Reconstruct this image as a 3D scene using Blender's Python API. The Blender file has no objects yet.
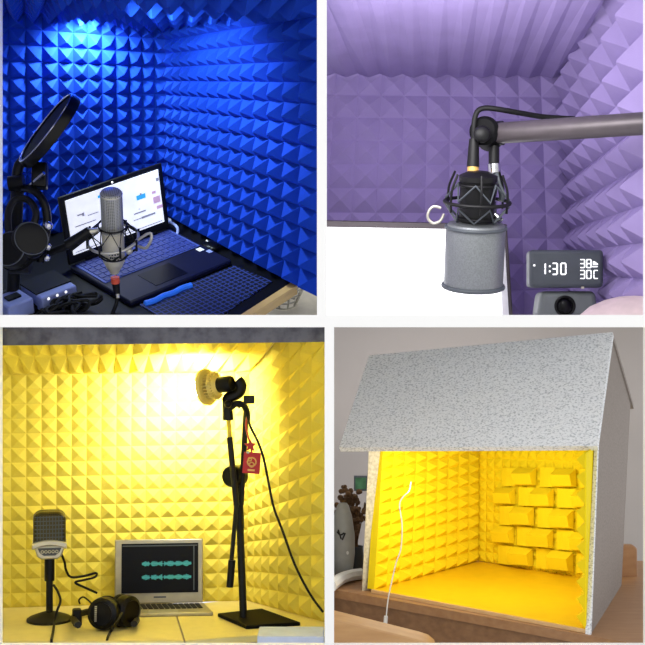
import bpy, bmesh, math, random
from mathutils import Vector, Matrix
random.seed(7)
PI = math.pi
C = bpy.context.scene.collection
F = 1300.0
CAM = Vector((0.0, -3.9, 1.84))
UP = Vector((0, 0, 1))

# ------------------------------------------------------------------ geometry helpers
def ray(px, py): return Vector(((px-322.5)/F, 1.0, (322.5-py)/F))
def P(px, py, d): return CAM + ray(px, py)*d
class Plane:
    def __init__(s, p, n): s.p = Vector(p); s.n = Vector(n).normalized()
    def at(s, px, py, h=0.0):
        r = ray(px, py)
        return CAM + r*(((s.p + s.n*h - CAM).dot(s.n))/r.dot(s.n))
def plane3(a, b, c): return Plane(a, (b-a).cross(c-a))
def frame(o, x, z):
    z = z.normalized(); x = (x - z*x.dot(z)).normalized(); y = z.cross(x)
    m = Matrix((x, y, z)).transposed().to_4x4(); m.translation = o
    return m
def axis_frame(o, z, hint=Vector((1, 0, 0))):
    if abs(z.normalized().dot(hint)) > .95: hint = Vector((0, 1, 0))
    return frame(o, hint, z)

class MB:
    def __init__(s): s.v = []; s.f = []
    def add(s, vs, fs, M=None):
        o = len(s.v)
        s.v += [(M @ Vector(v)) if M else Vector(v) for v in vs]
        s.f += [tuple(i+o for i in f) for f in fs]
        return s
    def box(s, c, size, M=None):
        x, y, z = size[0]/2, size[1]/2, size[2]/2; c = Vector(c)
        vs = [c+Vector((a*x, b*y, d*z)) for d in (-1, 1) for b in (-1, 1) for a in (-1, 1)]
        return s.add(vs, [(0,2,3,1),(4,5,7,6),(0,1,5,4),(2,6,7,3),(0,4,6,2),(1,3,7,5)], M)
    def hexa(s, bot, top):                     # two loops of 4 (or n) points
        n = len(bot)
        return s.add(list(bot)+list(top), [tuple(range(n))[::-1], tuple(range(n, 2*n))]+[(i,(i+1)%n,(i+1)%n+n,i+n) for i in range(n)])
    def prism(s, poly, h, M=None):             # poly in local xy, extruded along z
        n = len(poly)
        vs = [(x, y, 0) for x, y in poly]+[(x, y, h) for x, y in poly]
        return s.add(vs, [tuple(range(n))[::-1], tuple(range(n, 2*n))]+[(i,(i+1)%n,(i+1)%n+n,i+n) for i in range(n)], M)
    def lathe(s, prof, M=None, seg=28, cap=True):
        vs = []; fs = []; n = len(prof)
        for r, z in prof:
            for k in range(seg):
                a = 2*PI*k/seg; vs.append((r*math.cos(a), r*math.sin(a), z))
        for i in range(n-1):
            for k in range(seg):
                k2 = (k+1) % seg
                fs.append((i*seg+k, i*seg+k2, (i+1)*seg+k2, (i+1)*seg+k))
        if cap:
            fs.append(tuple(range(seg))[::-1]); fs.append(tuple((n-1)*seg+k for k in range(seg)))
        return s.add(vs, fs, M)
    def cyl(s, a, b, r, r2=None, seg=20):
        a = Vector(a); b = Vector(b); L = (b-a).length
        return s.lathe([(r, 0), (r if r2 is None else r2, L)], axis_frame(a, b-a), seg)
    def tube(s, pts, r, seg=8, closed=False, smooth=4):
        pts = [Vector(p) for p in pts]
        if smooth and len(pts) > 2:
            out = []; n = len(pts)
            rng = n if closed else n-1
            for i in range(rng):
                if closed: p0, p1, p2, p3 = (pts[(i+k-1) % n] for k in range(4))
                else: p0, p1, p2, p3 = pts[max(i-1,0)], pts[i], pts[i+1], pts[min(i+2,n-1)]
                for k in range(smooth):
                    t = k/smooth
                    out.append(.5*((2*p1)+(p2-p0)*t+(2*p0-5*p1+4*p2-p3)*t*t+(3*p1-p0-3*p2+p3)*t**3))
            if not closed: out.append(pts[-1])
            pts = out
        n = len(pts); vs = []; fs = []; nrm = None
        for i, p in enumerate(pts):
            if closed: t = pts[(i+1) % n]-pts[i-1]
            else: t = pts[min(i+1, n-1)]-pts[max(i-1, 0)]
            t.normalize()
            if nrm is None:
                nrm = t.orthogonal().normalized()
            nrm = (nrm - t*nrm.dot(t)); nrm = nrm.normalized() if nrm.length > 1e-6 else t.orthogonal().normalized()
            bn = t.cross(nrm)
            for k in range(seg):
                a = 2*PI*k/seg; vs.append(p+nrm*(r*math.cos(a))+bn*(r*math.sin(a)))
        for i in range(n if closed else n-1):
            j = (i+1) % n
            for k in range(seg):
                k2 = (k+1) % seg
                fs.append((i*seg+k, i*seg+k2, j*seg+k2, j*seg+k))
        if not closed:
            fs.append(tuple(range(seg))[::-1]); fs.append(tuple((n-1)*seg+k for k in range(seg)))
        return s.add(vs, fs)
    def ring(s, M, R, r, ry=None, n=40, seg=8):
        return s.tube([M @ Vector((R*math.cos(2*PI*k/n), (ry or R)*math.sin(2*PI*k/n), 0)) for k in range(n)], r, seg, True, 0)
    def ball(s, c, r, sc=(1,1,1), M=None, nu=24, nv=14):
        vs = []; fs = []
        for i in range(nv+1):
            th = PI*i/nv
            for k in range(nu):
                a = 2*PI*k/nu
                vs.append(Vector(c)+Vector((r*sc[0]*math.sin(th)*math.cos(a), r*sc[1]*math.sin(th)*math.sin(a), r*sc[2]*math.cos(th))))
        for i in range(nv):
            for k in range(nu):
                k2 = (k+1) % nu
                fs.append((i*nu+k, (i+1)*nu+k, (i+1)*nu+k2, i*nu+k2))
        return s.add(vs, fs, M)
    def build(s, name, mat, parent=None, world=True, bevel=0.0, flat=False, clip=None, seg=2, angle=38):
        me = bpy.data.meshes.new(name)
        vs = s.v
        if parent is None:
            lo = Vector([min(v[i] for v in vs) for i in range(3)]); hi = Vector([max(v[i] for v in vs) for i in range(3)])
            org = Matrix.Translation(Vector(((lo.x+hi.x)/2, (lo.y+hi.y)/2, lo.z)))
            inv = org.inverted()
        else:
            r = parent
            while r.parent: r = r.parent
            inv = ROOT[r.name].inverted() if world else Matrix()
        me.from_pydata([inv @ v for v in vs], [], s.f)
        bm = bmesh.new(); bm.from_mesh(me)
        bmesh.ops.remove_doubles(bm, verts=bm.verts, dist=1e-6)
        for co, no in (clip or []):
            bmesh.ops.bisect_plane(bm, geom=bm.verts[:]+bm.edges[:]+bm.faces[:], plane_co=inv @ Vector(co), plane_no=inv.to_3x3() @ Vector(no), clear_outer=True)
        if not clip and not flat: bmesh.ops.recalc_face_normals(bm, faces=bm.faces)
        bm.to_mesh(me); bm.free()
        me.materials.append(mat)
        o = bpy.data.objects.new(name, me); C.objects.link(o)
        if parent is None: o.matrix_world = org
        else: o.parent = parent
        if not flat:
            for p in me.polygons: p.use_smooth = True
            me.set_sharp_from_angle(angle=math.radians(angle))
        if bevel:
            b = o.modifiers.new('bevel', 'BEVEL'); b.width = bevel; b.segments = seg; b.limit_method = 'ANGLE'; b.angle_limit = math.radians(40)
        return o
ROOT = {}
def tag(o, label, cat=None, group=None, kind=None):
    if label: o['label'] = label
    if cat: o['category'] = cat
    if group: o['group'] = group
    if kind: o['kind'] = kind
    return o
def thing(name, label, cat, M, group=None):
    o = bpy.data.objects.new(name, None); C.objects.link(o)
    if not isinstance(M, Matrix): M = Matrix.Translation(M)
    o.matrix_world = M; o.empty_display_size = .05; ROOT[o.name] = M.copy()
    return tag(o, label, cat, group)
def struct(o, label): return tag(o, label, kind='structure')
def lab(o, t): o['label'] = t; return o

# ------------------------------------------------------------------ materials
def lin(c):
    c = [x/255 for x in c]
    return tuple(x/12.92 if x <= .04045 else ((x+.055)/1.055)**2.4 for x in c)+(1,)
def mat(name, rgb, rough=.5, metal=0.0, var=.06, scale=25, bump=0.0, bscale=200, emit=0.0, coat=0.0, stretch=None, rgb2=None, ramp=(.35,.65), trans=0.0, spec=.5):
    m = bpy.data.materials.new(name); m.use_nodes = True
    nt = m.node_tree; b = nt.nodes['Principled BSDF']
    b.inputs['Roughness'].default_value = rough; b.inputs['Metallic'].default_value = metal
    b.inputs['Coat Weight'].default_value = coat; b.inputs['Specular IOR Level'].default_value = spec
    tc = nt.nodes.new('ShaderNodeTexCoord'); mp = nt.nodes.new('ShaderNodeMapping')
    nt.links.new(tc.outputs['Object'], mp.inputs[0])
    if stretch: mp.inputs['Scale'].default_value = stretch
    nz = nt.nodes.new('ShaderNodeTexNoise'); nz.inputs['Scale'].default_value = scale; nz.inputs['Detail'].default_value = 5
    nt.links.new(mp.outputs[0], nz.inputs['Vector'])
    rp = nt.nodes.new('ShaderNodeValToRGB'); e = rp.color_ramp.elements
    e[0].position, e[1].position = ramp
    c = lin(rgb); c2 = lin(rgb2) if rgb2 else None
    e[0].color = c2 if c2 else tuple(x*(1-var) for x in c[:3])+(1,)
    e[1].color = c if c2 else tuple(min(1, x*(1+var)) for x in c[:3])+(1,)
    nt.links.new(nz.outputs['Fac'], rp.inputs[0]); nt.links.new(rp.outputs[0], b.inputs['Base Color'])
    if bump:
        n2 = nt.nodes.new('ShaderNodeTexNoise'); n2.inputs['Scale'].default_value = bscale; n2.inputs['Detail'].default_value = 3
        nt.links.new(mp.outputs[0], n2.inputs['Vector'])
        bp = nt.nodes.new('ShaderNodeBump'); bp.inputs['Strength'].default_value = bump; bp.inputs['Distance'].default_value = .004
        nt.links.new(n2.outputs['Fac'], bp.inputs['Height']); nt.links.new(bp.outputs[0], b.inputs['Normal'])
    if emit:
        nt.links.new(rp.outputs[0], b.inputs['Emission Color']); b.inputs['Emission Strength'].default_value = emit
    return m
def mesh_mat(name, rgb, hole, scale, rough=.4, metal=.6, kind='CHECK'):
    m = mat(name, rgb, rough, metal); nt = m.node_tree; b = nt.nodes['Principled BSDF']
    tc = nt.nodes.new('ShaderNodeTexCoord'); v = nt.nodes.new('ShaderNodeTexVoronoi')
    v.inputs['Scale'].default_value = scale; v.inputs['Randomness'].default_value = 0.0 if kind == 'CHECK' else .1
    if kind == 'EDGE': v.feature = 'DISTANCE_TO_EDGE'
    nt.links.new(tc.outputs['Object'], v.inputs['Vector'])
    r = nt.nodes.new('ShaderNodeValToRGB'); e = r.color_ramp.elements
    if kind == 'EDGE':
        e[0].position, e[1].position = .06, .16; e[0].color = lin(rgb); e[1].color = lin(hole)
    else:
        e[0].position, e[1].position = .3, .45; e[0].color = lin(hole); e[1].color = lin(rgb)
    nt.links.new(v.outputs['Distance'], r.inputs[0]); nt.links.new(r.outputs[0], b.inputs['Base Color'])
    return m
M = {}
M['white'] = mat('white_paint', (252,252,252), .6, var=.003)
M['blue'] = mat('blue_foam', (6,54,168), .85, var=.08, scale=9, bump=.15, spec=.2)
M['purple'] = mat('purple_foam', (154,138,188), .9, var=.05, scale=6, bump=.2, spec=.2)
M['yellow'] = mat('yellow_foam', (226,208,86), .9, var=.03, scale=6, bump=.15, spec=.2)
M['yellow_d'] = mat('bright_yellow_foam', (250,224,24), .85, var=.03, scale=6, bump=.1, spec=.2)
M['yellow_floor'] = mat('yellow_panel', (240,196,20), .35, var=.03)
M['felt'] = mat('grey_felt', (240,243,247), .95, scale=130, bump=.3, rgb2=(182,187,194), ramp=(.34,.52), spec=.1, stretch=(1,1,1.7))
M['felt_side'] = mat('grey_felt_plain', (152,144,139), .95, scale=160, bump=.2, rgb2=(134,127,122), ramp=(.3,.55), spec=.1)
M['felt_dark'] = mat('dark_grey_felt', (112,112,122), .95, scale=30, bump=.3, rgb2=(84,84,94), ramp=(.3,.6), spec=.1)
M['felt_edge'] = mat('pale_felt_edge', (214,208,190), .95, scale=90, bump=.3, rgb2=(180,172,150), ramp=(.3,.6), spec=.1)
M['black'] = mat('black_plastic', (9,9,11), .5, spec=.3)
M['gloss'] = mat('black_gloss', (6,6,8), .3, spec=.22)
M['blackmat'] = mat('black_matt', (7,7,9), .7, spec=.15)
M['rubber'] = mat('black_rubber', (8,8,10), .6, spec=.3)
M['charcoal'] = mat('charcoal', (74,80,86), .5)
M['chrome'] = mat('chrome', (200,200,205), .2, 1.0)
M['silver'] = mat('satin_silver', (196,192,178), .38, .75)
M['alu'] = mat('aluminium', (172,166,146), .4, .6)
M['champagne'] = mat('champagne_metal', (224,216,188), .4, .35)
M['grille_a'] = mesh_mat('silver_grille', (176,176,168), (96,96,92), 170)
M['grille_c'] = mesh_mat('dark_grille', (70,64,40), (22,20,14), 150)
M['grille_b'] = mat('grey_mesh', (128,132,134), .42, .55, var=.12, scale=220, bump=.2, bscale=260)
M['red'] = mat('red_card', (180,20,28), .45)
M['redplastic'] = mat('red_ring', (226,90,60), .5)
M['gold'] = mat('gold_print', (226,180,100), .4, .4)
M['lampmetal'] = mat('lamp_metal', (226,206,120), .4, .3)
M['goldtube'] = mat('yellow_metal_tube', (214,190,60), .35, .5)
M['bluebox'] = mat('pale_blue_plastic', (140,152,205), .5)
M['paleblue'] = mat('pale_blue_laminate', (196,208,238), .5)
M['woodmid'] = mat('chair_wood', (204,162,112), .4, scale=5, rgb2=(190,146,98), ramp=(.3,.7), stretch=(1.5,9,9))
M['keys'] = mat('keyboard_blue', (60,76,150), .5)
M['keycap'] = mat('keycap_blue', (40,52,120), .5)
M['navy'] = mat('navy_deck', (16,18,44), .4, spec=.3)
M['hex'] = mesh_mat('honeycomb_mat', (44,60,130), (6,7,18), 48, .5, 0, 'EDGE')
M['brightblue'] = mat('bright_blue_strip', (40,110,230), .4, emit=.25)
M['deskblack'] = mat('black_desk', (5,5,9), .5, spec=.25)
M['woodedge'] = mat('pale_wood_edge', (206,170,110), .5, scale=14, stretch=(1,1,8))
M['cream'] = mat('cream_floor', (232,226,206), .6)
M['deskc'] = mat('cream_desk', (226,212,142), .45, var=.03)
M['deskc_edge'] = mat('desk_edge', (150,140,110), .6)
M['wood'] = mat('brown_wood', (164,124,86), .45, scale=6, rgb2=(150,108,72), ramp=(.3,.7), stretch=(1.5,9,9))
M['wood_l'] = mat('light_wood', (234,198,144), .4, scale=5, rgb2=(222,182,128), ramp=(.3,.7), stretch=(1.5,9,9))
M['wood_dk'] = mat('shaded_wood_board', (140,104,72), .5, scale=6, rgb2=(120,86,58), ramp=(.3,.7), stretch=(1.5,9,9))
M['wallgrey'] = mat('grey_wall', (176,170,168), .9, var=.02, scale=3)
M['walllight'] = mat('light_grey_wall', (222,222,222), .9, var=.02, scale=3)
M['ceramic'] = mat('grey_ceramic', (170,172,172), .4)
M['ink'] = mat('dark_ink', (30,30,34), .6)
M['twig'] = mat('dried_twigs', (112,86,64), .9, var=.3)
M['green'] = mat('green_print', (58,104,70), .6, var=.3)
M['blueglaze'] = mat('blue_glaze', (50,84,160), .25)
M['whiteplastic'] = mat('white_plastic', (236,236,236), .4)
M['pink'] = mat('pale_pink', (208,186,188), .6)
M['screen_white'] = mat('lit_white_screen', (240,243,250), .3, emit=.75)
M['screen_b'] = mat('lit_monitor_screen', (255,255,255), .3, emit=1.6)
M['screen_dark'] = mat('dark_screen', (9,10,16), .5, emit=.15, spec=.15)
M['wave'] = mat('teal_waveform', (60,150,150), .5, emit=.5)
M['screen_blue'] = mat('screen_blue_mark', (60,170,225), .5, emit=.6)
M['screen_grey'] = mat('screen_grey_mark', (150,150,165), .5, emit=.4)
M['screen_pink'] = mat('screen_pink_mark', (196,160,190), .5, emit=.6)
M['led'] = mat('white_led', (255,255,255), .4, emit=1.0)
M['device'] = mat('grey_device', (112,118,118), .45)
M['bulb'] = mat('lit_bulb', (255,250,225), .4, emit=30.0)
M['lampblue'] = mat('lit_lamp', (200,235,255), .4, emit=12.0)
M['armgrey'] = mat('grey_bronze_tube', (84,77,80), .4, .4)

# ------------------------------------------------------------------ foam
def homography(q):
    (x0,y0),(x1,y1),(x2,y2),(x3,y3) = q        # TL TR BR BL  <- (0,0)(1,0)(1,1)(0,1)
    dx1, dx2, dx3 = x1-x2, x3-x2, x0-x1+x2-x3
    dy1, dy2, dy3 = y1-y2, y3-y2, y0-y1+y2-y3
    den = dx1*dy2-dx2*dy1
    g = (dx3*dy2-dx2*dy3)/den; h = (dx1*dy3-dx3*dy1)/den
    a, b, c = x1-x0+g*x1, x3-x0+h*x3, x0
    d, e, f = y1-y0+g*y1, y3-y0+h*y3, y0
    return lambda u, v: ((a*u+b*v+c)/(g*u+h*v+1), (d*u+e*v+f)/(g*u+h*v+1))
def foam_grid(q, plane, nu, nv):
    H = homography(q)
    return [[plane.at(*H(i/nu, j/nv)) for i in range(nu+1)] for j in range(nv+1)]
def foam(q, plane, nu, nv, hf=.5, back=.03):
    G = foam_grid(q, plane, nu, nv); b = MB()
    n = plane.n if plane.n.dot(CAM-plane.p) > 0 else -plane.n
    for j in range(nv):
        for i in range(nu):
            c = [G[j][i], G[j][i+1], G[j+1][i+1], G[j+1][i]]
            m = sum(c, Vector())/4
            s = ((c[1]-c[0]).length+(c[2]-c[3]).length+(c[3]-c[0]).length+(c[2]-c[1]).length)/4
            t = .07
            top = [m+(p-m)*t+n*(s*hf) for p in c]
            k = c
            b.add(c+top, [(3,2,6,7),(2,1,5,6),(1,0,4,5),(0,3,7,4),(4,7,6,5)])
    cs = [G[0][0], G[0][-1], G[-1][-1], G[-1][0]]
    o = [p-n*back for p in cs]
    b.add(cs+o, [(4,5,6,7),(0,1,5,4),(1,2,6,5),(2,3,7,6),(3,0,4,7)])
    return b

def wedges(q, plane, nu, hf, back=.03):
    G = foam_grid(q, plane, nu, 1); b = MB()
    n = plane.n if plane.n.dot(CAM-plane.p) > 0 else -plane.n
    for i in range(nu):
        a, c, d, e = G[0][i], G[0][i+1], G[1][i+1], G[1][i]
        t0 = (a+c)/2+n*((a-c).length*hf); t1 = (e+d)/2+n*((e-d).length*hf*.12)
        b.add([a,c,d,e,t0,t1], [(0,4,5,3),(4,1,2,5),(0,1,4),(3,5,2)])
    cs = [G[0][0], G[0][-1], G[-1][-1], G[-1][0]]; o = [p-n*back for p in cs]
    return b.add(cs+o, [(4,5,6,7),(0,1,5,4),(1,2,6,5),(2,3,7,6),(3,0,4,7)])

# ================================================================== white partition between the four sets
def board(x0, y0, x1, y1, dn=3.87, df=3.905):
    b = MB(); k = 3.9
    a = [P(x0,y1,k), P(x1,y1,k), P(x1,y0,k), P(x0,y0,k)]
    f = [Vector((p.x, CAM.y+dn, p.z)) for p in a]; r = [Vector((p.x, CAM.y+df, p.z)) for p in a]
    return b.hexa(f, r)
tn = [0]
def trim(b, label):
    tn[0] += 1
    return struct(b.build('trim_%d' % tn[0], M['white']), label)
trim(board(317,-12,326.8,315), 'white partition edge between blue set and purple set')
trim(board(324.6,327.2,334,643), 'white partition edge between yellow studio and felt booth set')
trim(board(2,315,643.5,327.2), 'white shelf edge between upper and lower sets')
trim(board(-10,-12,2.2,653), 'white board along the left side')
trim(board(643.5,-12,655,653), 'white board along the right side')
trim(board(2.2,643.2,643.5,653), 'white board along the bottom')
def deep(x0, z0, x1, z1, label, y1=2.25):
    b = MB(); b.box(((x0+x1)/2, .006+y1/2, (z0+z1)/2), (x1-x0, y1, z1-z0)); trim(b, label)
cz = CAM.z
fl_ = MB(); fl_.box((0,.3,-.02), (5,6,.04)); struct(fl_.build('floor', mat('pale_floor', (200,198,194), .6)), 'pale floor under the display')
deep(-.007, cz+.006, .005, cz+1.0, 'white partition board between blue set and purple set')
deep(.0145, 0, .0245, cz-.006, 'white partition board between yellow studio and felt booth')
deep(-1.6, cz-.005, 1.6, cz+.005, 'white shelf board between upper and lower sets')

b = MB(); b.hexa([Vector((-.99,.01,0)),Vector((-1.02,.01,0)),Vector((-1.66,2.2,0)),Vector((-1.63,2.2,0))], [Vector((-.99,.01,cz+1)),Vector((-1.02,.01,cz+1)),Vector((-1.66,2.2,cz+1)),Vector((-1.63,2.2,cz+1))])
trim(b, 'white splayed side board left of the blue and yellow sets')
# ================================================================== SET A : blue booth (stands tilted towards the viewer)
th = math.radians(30)
nA = Vector((0, -math.sin(th), math.cos(th)))
TA = Plane(P(317,297,4.55), nA)
A_corner, A_left, A_front = TA.at(168,216), TA.at(2,241), TA.at(317,297)
PAr = Plane(A_corner, (A_front-A_corner).cross(nA)); PAb = Plane(A_corner, (A_left-A_corner).cross(nA))
struct(foam([(-9,10),(166,26),(168,216),(-6,243)], PAb, 12, 14, .5).build('wall_back', M['blue'], flat=True), 'blue pyramid foam wall behind the laptop with lit screen')
struct(foam([(166,26),(319,-6),(318,297),(168,216)], PAr, 13, 14, .58).build('wall_right', M['blue'], flat=True), 'blue pyramid foam wall right of the black desk')
ca, cb, cc = PAb.at(-9,10), PAb.at(166,26), PAr.at(319,-6)
cd = P(-9,-70,4.15)
PAc = plane3(ca, cb, cc)
struct(foam([(-9,10),(166,26),(322,-6.6),(-60,-62)], PAc, 12, 7, .5).build('ceiling', M['blue'], flat=True), 'blue pyramid foam ceiling above the lamp')
# desk
rd = thing('desk', 'black desk with pale wood front edge against blue foam', 'desk', frame(TA.at(150,300), Vector((1,0,0)), nA))
e1, e2 = TA.at(240,315.5), TA.at(290,283.5)
dr = (e2-e1).normalized()
fl = e1 - dr*.9
poly = [TA.at(-20,243), A_corner, e2+(A_front-A_corner).normalized()*0.0, e1, TA.at(205,327), TA.at(-20,327)]
poly[2] = TA.at(289.5,283)
for k_ in (1,2): poly[k_] = poly[k_]+(A_corner-A_left).normalized()*.018
top = [p - nA*.0 for p in poly]; bot = [p - nA*.03 for p in poly]
MB().hexa(bot, top).build('tabletop', M['deskblack'], rd, clip=[((0,0,cz+.006),(0,0,-1))])
out = dr.cross(nA).normalized()
if out.dot(CAM-e1) < 0: out = -out
ea, eb = e1-dr*.12, TA.at(290.5,283)
MB().hexa([ea-nA*.035, eb-nA*.035, eb+out*.03-nA*.035, ea+out*.03-nA*.035], [ea+nA*.001, eb+nA*.001, eb+out*.03+nA*.001, ea+out*.03+nA*.001]).build('edge_band', M['woodedge'], rd, clip=[((0,0,cz+.006),(0,0,-1))])
FA = Plane(TA.p-nA*.32, nA)
fq = [FA.at(225,335), FA.at(330,335), FA.at(330,255), FA.at(225,255)]
struct(MB().hexa([p-nA*.02 for p in fq], fq).build('floor', M['cream'], clip=[((0,0,cz+.006),(0,0,-1)),((-.009,0,0),(1,0,0))]), 'cream floor seen below the black desk edge')
# wire basket under the desk edge
bk = FA.at(284,305); rb = thing('wire_basket', 'silver wire basket on cream floor below the black desk', 'basket', frame(bk, Vector((1,0,0)), nA))
b = MB()
for k in range(9): b.ring(Matrix.Translation((0,0,.01+.03*k)), .05+.012*k, .004, n=24, seg=6)
b.build('hoop_wires', M['silver'], rd if False else rb, world=False)
b = MB()
for k in range(10):
    a = 2*PI*k/10
    b.cyl((.05*math.cos(a), .05*math.sin(a), .01), (.146*math.cos(a), .146*math.sin(a), .25), .004, seg=6)
b.build('upright_wires', M['silver'], rb, world=False)
# ---- laptop A
HL, HR = TA.at(70,271), TA.at(170,233)
ux = (HR-HL).normalized(); W = (HR-HL).length; Dp = .37
ML = frame(HL, ux, nA); vy = ML.to_3x3() @ Vector((0,1,0))
L = thing('laptop', 'open black laptop with a lit white web page on black desk', 'laptop', ML)
MB().box((W/2, -Dp/2, .011), (W, Dp, .022)).build('base', M['navy'], L, world=False, bevel=.006)
MB().box((W*.5, -.11, .0235), (W*.94, .185, .003)).build('keyboard_cover', M['keys'], L, world=False, bevel=.001)
b = MB()
for r in range(6):
    n = 16
    for k in range(n):
        if r == 5 and 4 < k < 9: continue
        b.box((W*.05+ (k+.5)*W*.90/n, -.033-r*.0305, .026), (W*.90/n*.82, .025, .003))
    if r == 5: b.box((W*.05+7*W*.9/n, -.033-r*.0305, .026), (W*.9/n*3.8, .025, .003))
kb = b.build('keys', M['keycap'], L, world=False); kb['label'] = 'blue-lit keys under clear cover'
MB().box((W*.45, -.285, .0226), (.14, .11, .0012)).build('touchpad', M['gloss'], L, world=False)
MB().box((W*.93, -.225, .0226), (.022, .026, .0012)).build('sticker', M['whiteplastic'], L, world=False)
MB().box((W*.965, -.26, .0226), (.018, .022, .0012)).build('sticker', M['bluebox'], L, world=False)
MB().box((W*.5, -.006, .026), (W*.7, .012, .012)).build('hinge', M['black'], L, world=False)
tl = math.radians(5); SH = .262
MS = Matrix.Translation((0,0,.022)) @ Matrix.Rotation(-tl, 4, 'X')     # lid local: x along, z up
lidb = MB().box((W/2, .006, SH/2), (W, .012, SH), MS); lid = lidb.build('lid', M['black'], L, world=False, bevel=.004)
MB().box((W/2, -.0015, SH*.53), (W*.90, .003, SH*.80), MS).build('screen', M['screen_white'], lid, world=False)
def scr(name, rects, m):
    b = MB()
    for x, z, w, h in rects: b.box((W*x, -.0036, SH*z), (W*w, .001, SH*h), MS)
    return b.build(name, m, lid, world=False)
for q in ((.37,.83,.05,.04),(.75,.62,.09,.07)): scr('screen_button', [q], M['screen_blue'])
scr('screen_text', [(.16,.67,.05,.02),(.19,.66,.02,.05),(.2,.52,.2,.015),(.28,.62,.1,.012),(.72,.40,.12,.02),(.70,.31,.1,.012),(.8,.31,.14,.03),(.12,.3,.01,.02),(.5,.16,.86,.012),(.93,.79,.03,.05),(.75,.66,.02,.03),(.72,.45,.01,.015)], M['screen_grey'])
scr('screen_pictures', [(.9,.5,.07,.1),(.92,.38,.06,.05),(.88,.62,.04,.04)], M['screen_pink'])
MB().ball((W/2, -.001, SH*.965), .004, M=MS).build('webcam', M['led'], lid, world=False)
# ---- honeycomb mat with bright strip, small mouse
LQ = lambda x, y: ML @ Vector((x, y, 0))
h1, h2, h3, h4 = LQ(.03,-Dp-.012), LQ(W+.0,-Dp-.012), LQ(W+.02,-Dp-.2), LQ(.03,-Dp-.3)
hm = thing('desk_mat', 'dark honeycomb patterned mat in front of the laptop', 'mat', frame(TA.at(185,305), ux, nA))
MB().hexa([h1+nA*.0005,h4+nA*.0005,h3+nA*.0005,h2+nA*.0005], [h1+nA*.005,h4+nA*.005,h3+nA*.005,h2+nA*.005]).build('mat_sheet', M['hex'], hm, clip=[((0,0,cz+.006),(0,0,-1))])
pts = [LQ(x, -Dp-.03-.006*(k%2))+nA*.012 for k, x in enumerate((.04,.08,.12,.16,.20,.24))]
MB().tube(pts, .010, 8).build('edge_strip', M['brightblue'], hm)
mo = thing('computer_mouse', 'small black mouse near foot of the right blue foam wall', 'mouse', frame(TA.at(211,249), ux, nA))
MB().ball((0,0,.014), .04, (.75,1,.36)).build('shell', M['gloss'], mo, world=False)
MB().cyl((0,.012,.024), (0,.026,.026), .005).build('wheel', M['silver'], mo, world=False)
# usb cable right of laptop
us = thing('usb_cable', 'white cable looping beside the laptop screen', 'cable', TA.at(170,232))
MB().tube([TA.at(165,222,.03), TA.at(170,222,.04), TA.at(177,227,.04), TA.at(177,234,.02), TA.at(171,239,.012), TA.at(166,240,.012)], .0055).build('cord', M['bluebox'], us)
MB().cyl(TA.at(163,220,.03), TA.at(169,221,.04), .011).build('plug', M['whiteplastic'], us)
# ---- condenser mic A
mb, mt = P(114.5,272,4.42), P(111,191,4.22)
ax = (mt-mb); Lm = ax.length; MM = axis_frame(mb, ax)
rA = .037
mic = thing('condenser_microphone', 'silver side-address microphone standing before the lit laptop screen', 'microphone', MM)
MB().lathe([(.016,0),(.02,.012),(.03,.03),(rA-.002,.045),(rA,.05),(rA,Lm*.53)], None, 32).build('body', M['champagne'], mic, world=False)
MB().lathe([(rA*.98,Lm*.53),(rA*.98,Lm*.96),(rA*.9,Lm*.985),(rA*.6,Lm)], None, 32).build('grille', M['grille_a'], mic, world=False)
MB().ring(Matrix.Translation((0,0,Lm*.535)), rA, .0025).build('grille_band', M['silver'], mic, world=False)
MB().ring(Matrix.Translation((0,0,Lm*.965)), rA*.93, .003).build('top_rim', M['silver'], mic, world=False)
fx = MM.to_3x3().inverted() @ (CAM-mb); fx.z = 0; fx.normalize(); side = Vector((-fx.y, fx.x, 0)); 
b = MB()
for k, (zz, ww) in enumerate(((.30,.030),(.26,.022),(.225,.03))):
    for q in range(4):
        a = (q-1.5)*ww/3.2/rA
        d_ = fx*math.cos(a)+side*math.sin(a); b.box(d_*(rA+.0004)+Vector((0,0,Lm*zz)), (.0045,.0045,.006))
b.build('printed_lettering', M['ink'], mic, world=False)
# xlr cable with red ring
cb_ = thing('microphone_cable', 'black cable with red ring plugged under the silver microphone', 'cable', P(115,283,4.45))
MB().cyl(P(115,277.5,4.43), P(115.6,282.5,4.44), .015).build('ring', M['redplastic'], cb_)
MB().cyl(P(115.5,281,4.44), P(117,294,4.45), .014, .011).build('plug', M['black'], cb_)
MB().cyl(P(117.6,294,4.42), P(118,298,4.42), .006).build('release_tab', M['silver'], cb_)
MB().tube([P(117,293,4.45), P(116.5,303,4.45), P(113,312,4.45), P(112,314.5,4.45)], .007).build('cord', M['rubber'], cb_)
# shock mount A
cm = mb+ax*.42
sm = thing('shock_mount', 'spidery silver shock mount gripping the silver microphone', 'shock mount', frame(cm, MM.to_3x3() @ Vector((1,0,0)), ax))
ringA = Matrix.Rotation(math.radians(-8), 4, 'Y')
MB().ring(Matrix.Translation((0,0,.0)) @ ringA, .085, .005).build('outer_ring', M['silver'], sm, world=False)
for z in (.055,-.06): MB().ring(Matrix.Translation((0,0,z)), .047, .003).build('inner_ring', M['black'], sm, world=False)
b = MB(); pts = []
for k in range(16):
    a = 2*PI*k/16
    pts.append(Vector((.083*math.cos(a), .083*math.sin(a), .012)) if k % 2 else Vector((.047*math.cos(a), .047*math.sin(a), .055)))
b.tube(pts, .0032, 6, True, 0)
pts = [Vector((p.x, p.y, -p.z-.004)) for p in pts]; b.tube(pts, .0032, 6, True, 0)
b.build('elastic_cords', M['rubber'], sm, world=False)
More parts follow.
